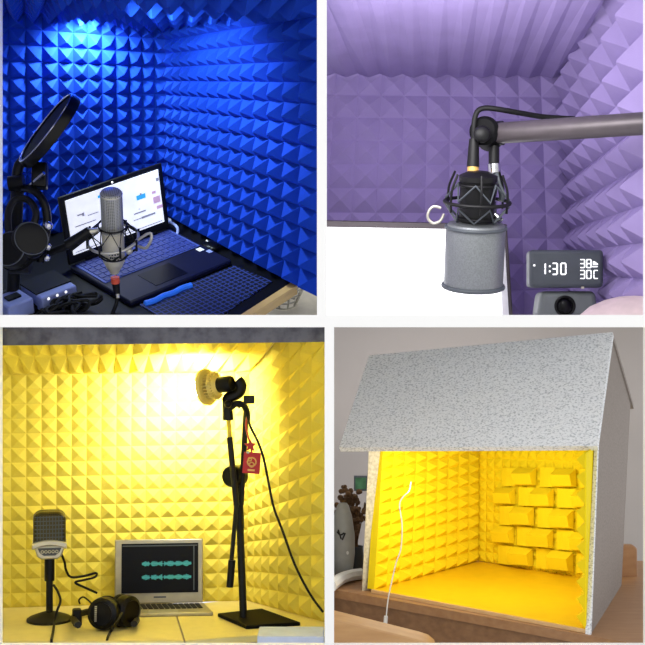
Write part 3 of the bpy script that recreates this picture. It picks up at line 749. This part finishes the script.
# red tag
tg = thing('hanging_tag', 'red card charm with star hanging from the boom stand', 'tag', P(249,452,4.68))
MB().tube([P(247,416,4.69), P(246,426,4.68), P(248,436,4.68), P(251,446,4.68), P(251.5,454,4.68)], .0035, 6).build('string', M['red'], tg)
mm = axis_frame(P(250.5,445.5,4.68), Vector((0,-1,.05)))
pts = [((6.5 if k % 2 == 0 else 3)*s8*math.sin(PI*k/5), (6.5 if k % 2 == 0 else 3)*s8*math.cos(PI*k/5)) for k in range(10)]
MB().prism(pts, .012, mm).build('star_charm', M['red'], tg, bevel=.002)
lab(MB().ball(P(248,452.5,4.675), .006).build('bead', M['chrome'], tg), 'small white metal bead')
MC = frame(P(251.7,463,4.68), Vector((1,-.05,-.08)), Vector((.05,-1,.0)))
MB().box((0,0,0), (17*s8, 21*s8, .006), MC).build('card', M['red'], tg, bevel=.002)
b = MB(); b.ring(MC @ Matrix.Translation((0,-2*s8 if False else 1.2*s8,.004)), 4.2*s8, .0028, n=20, seg=6)
b.ring(MC @ Matrix.Translation((0,-1.5*s8,.004)), 2.3*s8, .0025, n=16, seg=6); b.ring(MC @ Matrix.Translation((-2.2*s8,3.6*s8,.004)), 1.6*s8, .0025, n=12, seg=6)
b.box((0,-7*s8,.004),(7*s8,1.8*s8,.002),MC); b.build('gold_emblem', M['gold'], tg)

# ================================================================== SET D : felt desktop booth
zD = cz - 267.5/F*4.7
TD = Plane(Vector((0,0,zD)), UP)
def DD(px_, py_, h=0): return TD.at(px_, py_, h)
wl = MB(); a = [P(305,326,6.05), P(660,326,6.05), P(660,650,6.05), P(305,650,6.05)]
a = [Vector((.03,CAM.y+6.1,cz-.007)), Vector((1.75,CAM.y+6.1,cz-.007)), Vector((1.75,CAM.y+6.1,cz-1.6)), Vector((.03,CAM.y+6.1,cz-1.6))]
struct(MB().hexa(a, [p+Vector((0,.03,0)) for p in a]).build('wall_back.003', M['wallgrey']), 'plain grey wall behind the felt booth')
# desk D
ds = thing('desk', 'brown wooden desk carrying the grey felt booth', 'desk', DD(480,600))
g1, g2 = DD(373,596.5), DD(600,637.5)
gd = (g2-g1).normalized(); fr0 = g1-gd*.35; fr1 = g2+gd*.25
inw = Vector((-gd.y, gd.x, 0)); inw = inw if inw.y > 0 else -inw
cl_front = [((0,.012,0),(0,-1,0)), ((.03,0,0),(-1,0,0))]
tp = [fr0, fr1, fr1+Vector((.3,.35,0)), Vector((1.55,1.35,zD)), Vector((.03,1.5,zD)), Vector((.03,fr0.y+.2,zD))]
slabz(tp, .03).build('tabletop', M['wood'], ds, clip=cl_front)
a0_, a1_ = fr0+inw*.012, fr1+inw*.012
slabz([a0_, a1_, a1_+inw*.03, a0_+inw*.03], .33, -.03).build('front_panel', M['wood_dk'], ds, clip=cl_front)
b = MB()
for t in (.38,.68): 
    p = fr0.lerp(fr1, t)+inw*.006
    b.box((0,0,-.16),(.012,.006,.2), frame(p, gd, UP))
# headboard right
for p in (fr0+inw*.2+gd*.25, fr1+inw*.2-gd*.05, Vector((1.4,1.25,0)), Vector((.12,1.35,0))):
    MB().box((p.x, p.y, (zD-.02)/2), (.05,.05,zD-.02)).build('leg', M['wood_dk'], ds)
hbd = slab([(612,603),(637.5,603),(637.5,549),(634,545.5),(612,545)], 4.95, .04)
hbd.build('end_guard', M['wood'], ds, bevel=.006)
# booth
bt = thing('desktop_booth', 'grey felt sound booth with sloped roof and bright yellow foam lining', 'booth', DD(480,600))
bFL, bBL = DD(362,591), DD(478,560.5)
bFR, bBR = DD(591,634), DD(621,586)
PL = Plane(bFL, (bBL-bFL).cross(UP))
PBk = Plane(bBL, (bBR-bBL).cross(UP))
PS = Plane(bFR, (bBR-bFR).cross(UP))
# left panel
lq = [(362,591),(478,560.5),(479,440),(368,430)]
lp = [PL.at(*q) for q in lq]
nL = PL.n if PL.n.x > 0 else -PL.n
th_ = .075
MB().hexa([p-nL*.0 for p in lp], [p+nL*th_*.0-nL*.05 for p in lp]) 
fa = (bFR-bFL).normalized()
tl_ = DD(373.5,589.5)
b = MB()
vb = PL.at(368,440)-bFL; vb = Vector((0,0,vb.z))
ins = (tl_-bFL); ins = Vector((ins.x, ins.y, 0))
lb = [bFL, bFL+ins, bBL+ins*.6, bBL-ins*.2]
z_l = P(368,447.5,(bFL-CAM).y).z - zD
sh = Vector((P(369,436,(bFL-CAM).y).x-bFL.x, 0, 0))
b.hexa(lb, [p+Vector((0,0,z_l))+sh for p in lb]); b.build('left_panel', M['felt_edge'], bt)
# inner faces
PLi = Plane(bFL+ins+nL*.03, nL)
A1, A2 = PLi.at(374.5,589), PLi.at(478,560.5)
bp = [(383,447.5),(479,432),(478.5,560.5),(374,589.5)]
foam(bp, PLi, 9, 12, .38).build('foam_lining', M['yellow_d'], bt, flat=True)
bCk = PLi.at(478.5,560.5)
PBi = Plane(bCk, (bBR-bCk).cross(UP))
nB = PBi.n if PBi.n.y < 0 else -PBi.n
foam([(479,436),(604,436),(592,579.5),(478.5,560.5)], PBi, 14, 12, .33).build('foam_lining', M['yellow_d'], bt, flat=True)
# floor
nS_ = (bBR-bFR).cross(UP).normalized(); nS_ = nS_ if nS_.x > 0 else -nS_
fz = Vector((0,0,.012))
slabz([p+fz for p in (DD(372,592.5), DD(589.5,633.5), bBR-nS_*.03, bBL)], .0115).build('floor_board', M['yellow_floor'], bt)
e_ = [DD(372,592.6), DD(591,634)]
dnn = inw*-.006
MB().hexa([e_[0]+Vector((0,0,.0005)), e_[1]+Vector((0,0,.0005)), e_[1]+dnn+Vector((0,0,.0005)), e_[0]+dnn+Vector((0,0,.0005))], [e_[0]+Vector((0,0,.0122)), e_[1]+Vector((0,0,.0122)), e_[1]+dnn+Vector((0,0,.0122)), e_[0]+dnn+Vector((0,0,.0122))]).build('floor_edge', M['wood_l'], bt)
# right side panel (pentagon)
nS = PS.n if PS.n.x > 0 else -PS.n
sp_px = [(591,635),(621.5,586),(630.5,402),(612.5,334),(598.5,446)]
sp = [PS.at(*q) for q in sp_px]
MB().hexa(sp, [p-nS*.014 for p in sp]).build('right_panel', M['felt_side'], bt)
e0 = PS.at(598,446); ed = (PS.at(590.5,635.5), e0)
inn = (bFL-bFR).normalized()
fo = -inw*.003
lab(MB().hexa([ed[0]+fo, ed[0]+fo+inn*.017, ed[1]+fo+inn*.012, ed[1]+fo], [ed[0]-fo*2, ed[0]-fo*2+inn*.017, ed[1]-fo*2+inn*.012, ed[1]-fo*2]).build('front_edge', M['felt'], bt), 'speckled grey felt front edge')
PSi = Plane(bFR-nS*.03, nS)
# inner right foam (seen edge on)
foam_r = MB()
r0, r1 = bFR-nS*.0175, bBR-nS*.0175
zu = Vector((0,0,.562)); z1_ = Vector((0,0,.013))
foam_r.hexa([r0+z1_, r1+z1_, r1+z1_+nS*.003, r0+z1_+nS*.003], [r0+zu, r1+zu, r1+zu+nS*.003, r0+zu+nS*.003])
hgt = .55
for j in range(10):
    for i in range(8):
        c = [r0.lerp(r1,(i+q)/8)+Vector((0,0,.014+hgt*(j+w)/10)) for q, w in ((0,0),(1,0),(1,1),(0,1))]
        m = sum(c, Vector())/4-nS*.035
        foam_r.add(c+[m], [(0,1,4),(1,2,4),(2,3,4),(3,0,4)])
foam_r.build('foam_lining', M['yellow_d'], bt, flat=True)
# roof
fe = PS.at(597,446); dBL = (bFL-CAM).y*.965; dBR = (e0-CAM).y*.985
rq = [P(339,447.5,dBL), P(597,446,dBR), PS.at(611.5,332)+nS*.004, None]
pr = plane3(rq[0], rq[1], rq[2]); rq[3] = pr.at(369,355.5)
nr = pr.n if pr.n.dot(CAM-pr.p) > 0 else -pr.n
MB().hexa([p-nr*.02 for p in rq], rq).build('roof_flap', M['felt'], bt)
rb_ = [rq[3], rq[2], PS.at(632,404)+nS*.006, None]
rb_[3] = rb_[2]+(rq[3]-rq[2])*.9
u_ = (rb_[1]-rb_[0]).cross(rb_[2]-rb_[1]).normalized(); u_ = u_ if u_.z > 0 else -u_
MB().hexa([p-u_*.02 for p in rb_], rb_).build('roof_panel', M['felt_side'], bt)
# foam wedges on the back wall
rows = [ [((115,85),(185,85),(185,145),(115,145)),((238,88),(310,88),(310,150),(238,150))],
         [((55,148),(118,148),(118,204),(55,204)),((172,150),(240,150),(240,212),(172,212)),((303,155),(350,155),(350,215),(303,215))],
         [((108,208),(178,210),(178,272),(108,270)),((232,215),(302,217),(302,281),(232,279))],
         [((50,268),(114,271),(114,328),(50,325)),((165,276),(238,280),(238,343),(165,338)),((297,287),(347,290),(347,352),(297,350))],
         [((103,334),(174,340),(174,400),(103,395)),((225,345),(300,352),(300,417),(225,410))] ]
inter = [ [((190,86),(236,86),(236,148),(190,147)),((313,90),(340,90),(340,150),(313,150)),((68,88),(112,88),(112,145),(68,145))],
          [((121,149),(170,150),(170,208),(121,206)),((243,152),(301,154),(301,214),(243,212))],
          [((62,208),(106,208),(106,268),(62,266)),((181,212),(230,214),(230,277),(181,274)),((305,218),(345,220),(345,284),(305,282))],
          [((117,272),(163,275),(163,336),(117,330)),((241,282),(295,286),(295,348),(241,343))],
          [((56,330),(101,334),(101,394),(56,388)),((177,340),(223,345),(223,408),(177,402)),((303,354),(330,356),(330,420),(303,418))] ]
def cpx(q): return (480+q[0]/3.15, 440+q[1]/3.15)
for row in rows:
    for q in row:
        q = [(t[0]+(3 if k in (0,3) else -3)-4, t[1]+(2 if k < 2 else -2)) for k, t in enumerate(q)]
        c = [PBi.at(*cpx(t), .018) for t in q]      # TL TR BR BL
        hh = ((c[0]-c[3]).length)
        o1_ = nB*hh*.5
        def mixp(u, v): return (c[3].lerp(c[2], u)).lerp(c[0].lerp(c[1], u), v)
        lowf = [mixp(.03,.1)+o1_*.85, mixp(.97,.1)+o1_*.85]; upf = [mixp(.03,.72)+o1_*1.25, mixp(.97,.72)+o1_*1.25]
        b = MB(); b.add([c[3],c[2],c[1],c[0]]+lowf+upf, [(0,1,5,4),(4,5,7,6),(6,7,2,3),(1,2,7,5),(0,4,6,3),(0,3,2,1)])
        b.build('foam_wedge', M['yellow_d'], bt, flat=True)
for row in inter:
    for q in row:
        c = [PBi.at(*cpx(t), .018) for t in q]
        hh = (c[0]-c[3]).length*.05
        t_ = c[0].lerp(c[1],.35)+nB*hh; t2 = c[0].lerp(c[1],.65)+nB*hh; u1 = c[3].lerp(c[2],.35)+nB*hh; u2 = c[3].lerp(c[2],.65)+nB*hh
        b = MB(); b.add(c+[t_,t2,u2,u1], [(0,4,7,3),(4,5,6,7),(5,1,2,6),(0,1,5,4),(3,7,6,2),(0,3,2,1)])
        b.build('foam_wedge', M['yellow_d'], bt, flat=True)
# pull cord
dcd = lambda x, y: P(x, y, (bFL-CAM).y*.985)
pcd = thing('pull_cord', 'thin white cord with plug tip hanging at left of yellow booth', 'cord', dcd(387,620))
q_ = lambda x, y: P(x, y, 4.53)
MB().tube([dcd(411,482), q_(409,491), q_(403,497), q_(399.5,505), q_(402,524), q_(401,548), q_(396,563), q_(391,585), q_(388,600), q_(386,619)], .0024, 6).build('cord', M['whiteplastic'], pcd)
MB().cyl(q_(386,616), q_(385.3,624), .007).build('plug', M['whiteplastic'], pcd)
# chair back
chh = thing('wooden_chair', 'light wooden chair with rounded backrest at the lower left of desk', 'chair', P(380,643,4.03))
dch = 4.02
top_px = [(322,616),(382,631),(418,640),(427,643),(433,648),(436,656),(436,672),(322,672)]
a = [P(x, y, dch+.0) for x, y in top_px]
tk = Vector((.008,.05,.016))
MB().hexa(a, [p+tk for p in a]).build('backrest', M['woodmid'], chh, bevel=.004, seg=2, clip=[((.028,0,0),(-1,0,0))])
for x in (345,425):
    MB().cyl(P(x,660,dch)+Vector((0,.02,0)), Vector((P(x,660,dch).x, P(x,660,dch).y+.02, 0.0)), .018).build('leg', M['wood_l'], chh)
# vase etc
vz = DD(343,578); sv = (vz-CAM).y/F
vs = thing('ceramic_vase', 'grey egg-shaped vase with drawn face left of the felt booth', 'vase', Matrix.Translation(vz))
MB().lathe([(7*sv,0),(10*sv,8*sv),(12*sv,25*sv),(11.5*sv,45*sv),(9*sv,62*sv),(6*sv,72*sv),(4*sv,75*sv),(3.4*sv,74*sv),(3*sv,60*sv)], None, 32).build('body', M['ceramic'], vs, world=False)
fr = lambda x, y, r_=11.6: Vector(((x-343)*sv, -math.sqrt(max(.0001, (r_*sv)**2-((x-343)*sv)**2))-.002, (578-y)*sv))
b = MB(); b.tube([fr(337,530), fr(340,533), fr(344,531)], .003, 6); b.tube([fr(338,528), fr(341,537)], .003, 6, smooth=0); b.tube([fr(345,531), fr(342,538)], .003, 6, smooth=0)
b.build('drawn_eye', M['ink'], vs, world=False)
lab(MB().ball(fr(346,551,10.5), 2.6*sv, (1,.35,1.1)).build('drawn_cheek', M['whiteplastic'], vs, world=False), 'white spot')
pp = DD(356,572); spv = (pp-CAM).y/F
dp = thing('dried_plant', 'brown dried flower bunch behind the grey vase', 'plant', Matrix.Translation(pp))
MB().lathe([(6*spv,0),(8*spv,10*spv),(7*spv,26*spv),(6*spv,26*spv),(5*spv,12*spv)], None, 24).build('pot', M['charcoal'], dp, world=False)
random.seed(5); b = MB(); b2 = MB()
for k in range(34):
    a = random.uniform(0,2*PI); r_ = random.uniform(3,15)*spv; h = random.uniform(48,84)*spv
    tip = Vector((r_*math.cos(a)-.02, r_*math.sin(a)*.6, h))
    b.tube([Vector((random.uniform(-3,3)*spv,0,20*spv)), Vector((tip.x*.4, tip.y*.4, h*.6)), tip], .0025, 5)
    for q in range(4): b2.ball(tip+Vector((random.uniform(-.022,.022), random.uniform(-.02,.02), random.uniform(-.05,.01))), random.uniform(.006,.012), nu=8, nv=5)
b.build('stems', M['twig'], dp, world=False); b2.build('seed_heads', M['twig'], dp, world=False)
pfm = thing('picture_frame', 'small green picture in dark frame left of the booth', 'picture frame', P(360,489,5.6))
slab([(354,491),(367.5,491),(367.5,476),(354,476)], 5.9, .02).build('frame', M['charcoal'], pfm)
slab([(355.5,489),(366,489),(366,477.8),(355.5,477.8)], 5.895, .008).build('picture', M['green'], pfm)
bd = DD(357,566.5); sb_ = (bd-CAM).y/F
bo = thing('ceramic_ornament', 'blue and white glazed ornament beside the grey vase', 'ornament', Matrix.Translation(bd+Vector((0,-.06,0))))
MB().ball((0,0,9*sb_), 9*sb_, (.85,.7,1)).build('body', M['blueglaze'], bo, world=False)
MB().ball((-1*sb_,-5*sb_,11*sb_), 3*sb_, (1.3,.5,.8)).build('white_patch', M['whiteplastic'], bo, world=False)
MB().cyl((-.01,0,16*sb_), (-.018,0,22*sb_), 2.4*sb_, 1*sb_).build('tip', M['blueglaze'], bo, world=False)
b = MB(); b.tube([DD(331,586,.02), DD(340,579,.025), DD(350,575.5,.025), DD(361,574,.02)], .022, 8)
tag(b.build('white_tube', M['whiteplastic']), 'white plastic tube curving along desk toward the booth side', 'tube')

# ================================================================== lights
def area(name, loc, target, size, power, col=(1,1,1), sy=None, spread=None):
    l = bpy.data.lights.new(name, 'AREA'); l.energy = power; l.color = col; l.size = size
    if sy: l.shape = 'RECTANGLE'; l.size_y = sy
    if spread: l.spread = math.radians(spread)
    o = bpy.data.objects.new(name, l); C.objects.link(o); o.location = loc
    o.rotation_euler = (Vector(target)-Vector(loc)).to_track_quat('-Z', 'Y').to_euler(); return o
def spot(name, loc, target, power, ang, blend=.8, r=.03, col=(1,1,1)):
    l = bpy.data.lights.new(name, 'SPOT'); l.energy = power; l.color = col; l.spot_size = math.radians(ang); l.spot_blend = blend; l.shadow_soft_size = r
    o = bpy.data.objects.new(name, l); C.objects.link(o); o.location = loc
    o.rotation_euler = (Vector(target)-Vector(loc)).to_track_quat('-Z', 'Y').to_euler(); return o
# A: lamp above the back wall
nb = PAb.n if PAb.n.dot(CAM-PAb.p) > 0 else -PAb.n
lp_ = PAb.at(80,15)+nb*.10
spot('blue_set_lamp', lp_, lp_-nA*.5-nb*.2, 38, 150, 1.0, .03, (.75,.92,1))
spot('blue_set_side_fill', P(120,10,4.05), P(250,120,4.6), 55, 90, 1.0, .05, (.75,.92,1))  # added spot to brighten the right foam wall, no lamp stands there
# B: unseen area light added to brighten the purple foam
area('purple_set_fill', P(430,60,4.0), P(470,150,5.6), .6, 8.5, (1,.98,1), .3)
# C: the bulb
spot('bulb_beam', P(197,391,4.76), P(198,402,5.05), 60, 165, 1.0, .05, (1,.98,.9))
# D: led strip under the roof and added fill for the grey wall
area('booth_led', P(480,444,4.45), P(480,600,4.75), .5, 3.2, (1,.97,.85), .08)
area('grey_wall_fill', Vector((.6,CAM.y+5.25,cz-.05)), Vector((.6,CAM.y+6.1,cz-.9)), .8, 5, (1,1,1), .15)
w = bpy.data.worlds.new('World'); bpy.context.scene.world = w; w.use_nodes = True
w.node_tree.nodes['Background'].inputs[0].default_value = (1,1,1,1); w.node_tree.nodes['Background'].inputs[1].default_value = 1.08

cam = bpy.data.cameras.new('Camera'); co = bpy.data.objects.new('Camera', cam); C.objects.link(co)
co.location = CAM; co.rotation_euler = (PI/2, 0, 0); cam.sensor_width = 36; cam.lens = 36*F/645
cam.clip_start = .05
sc = bpy.context.scene; sc.camera = co
sc.view_settings.view_transform = 'Standard'; sc.view_settings.look = 'None'; sc.view_settings.exposure = 0; sc.view_settings.gamma = 1
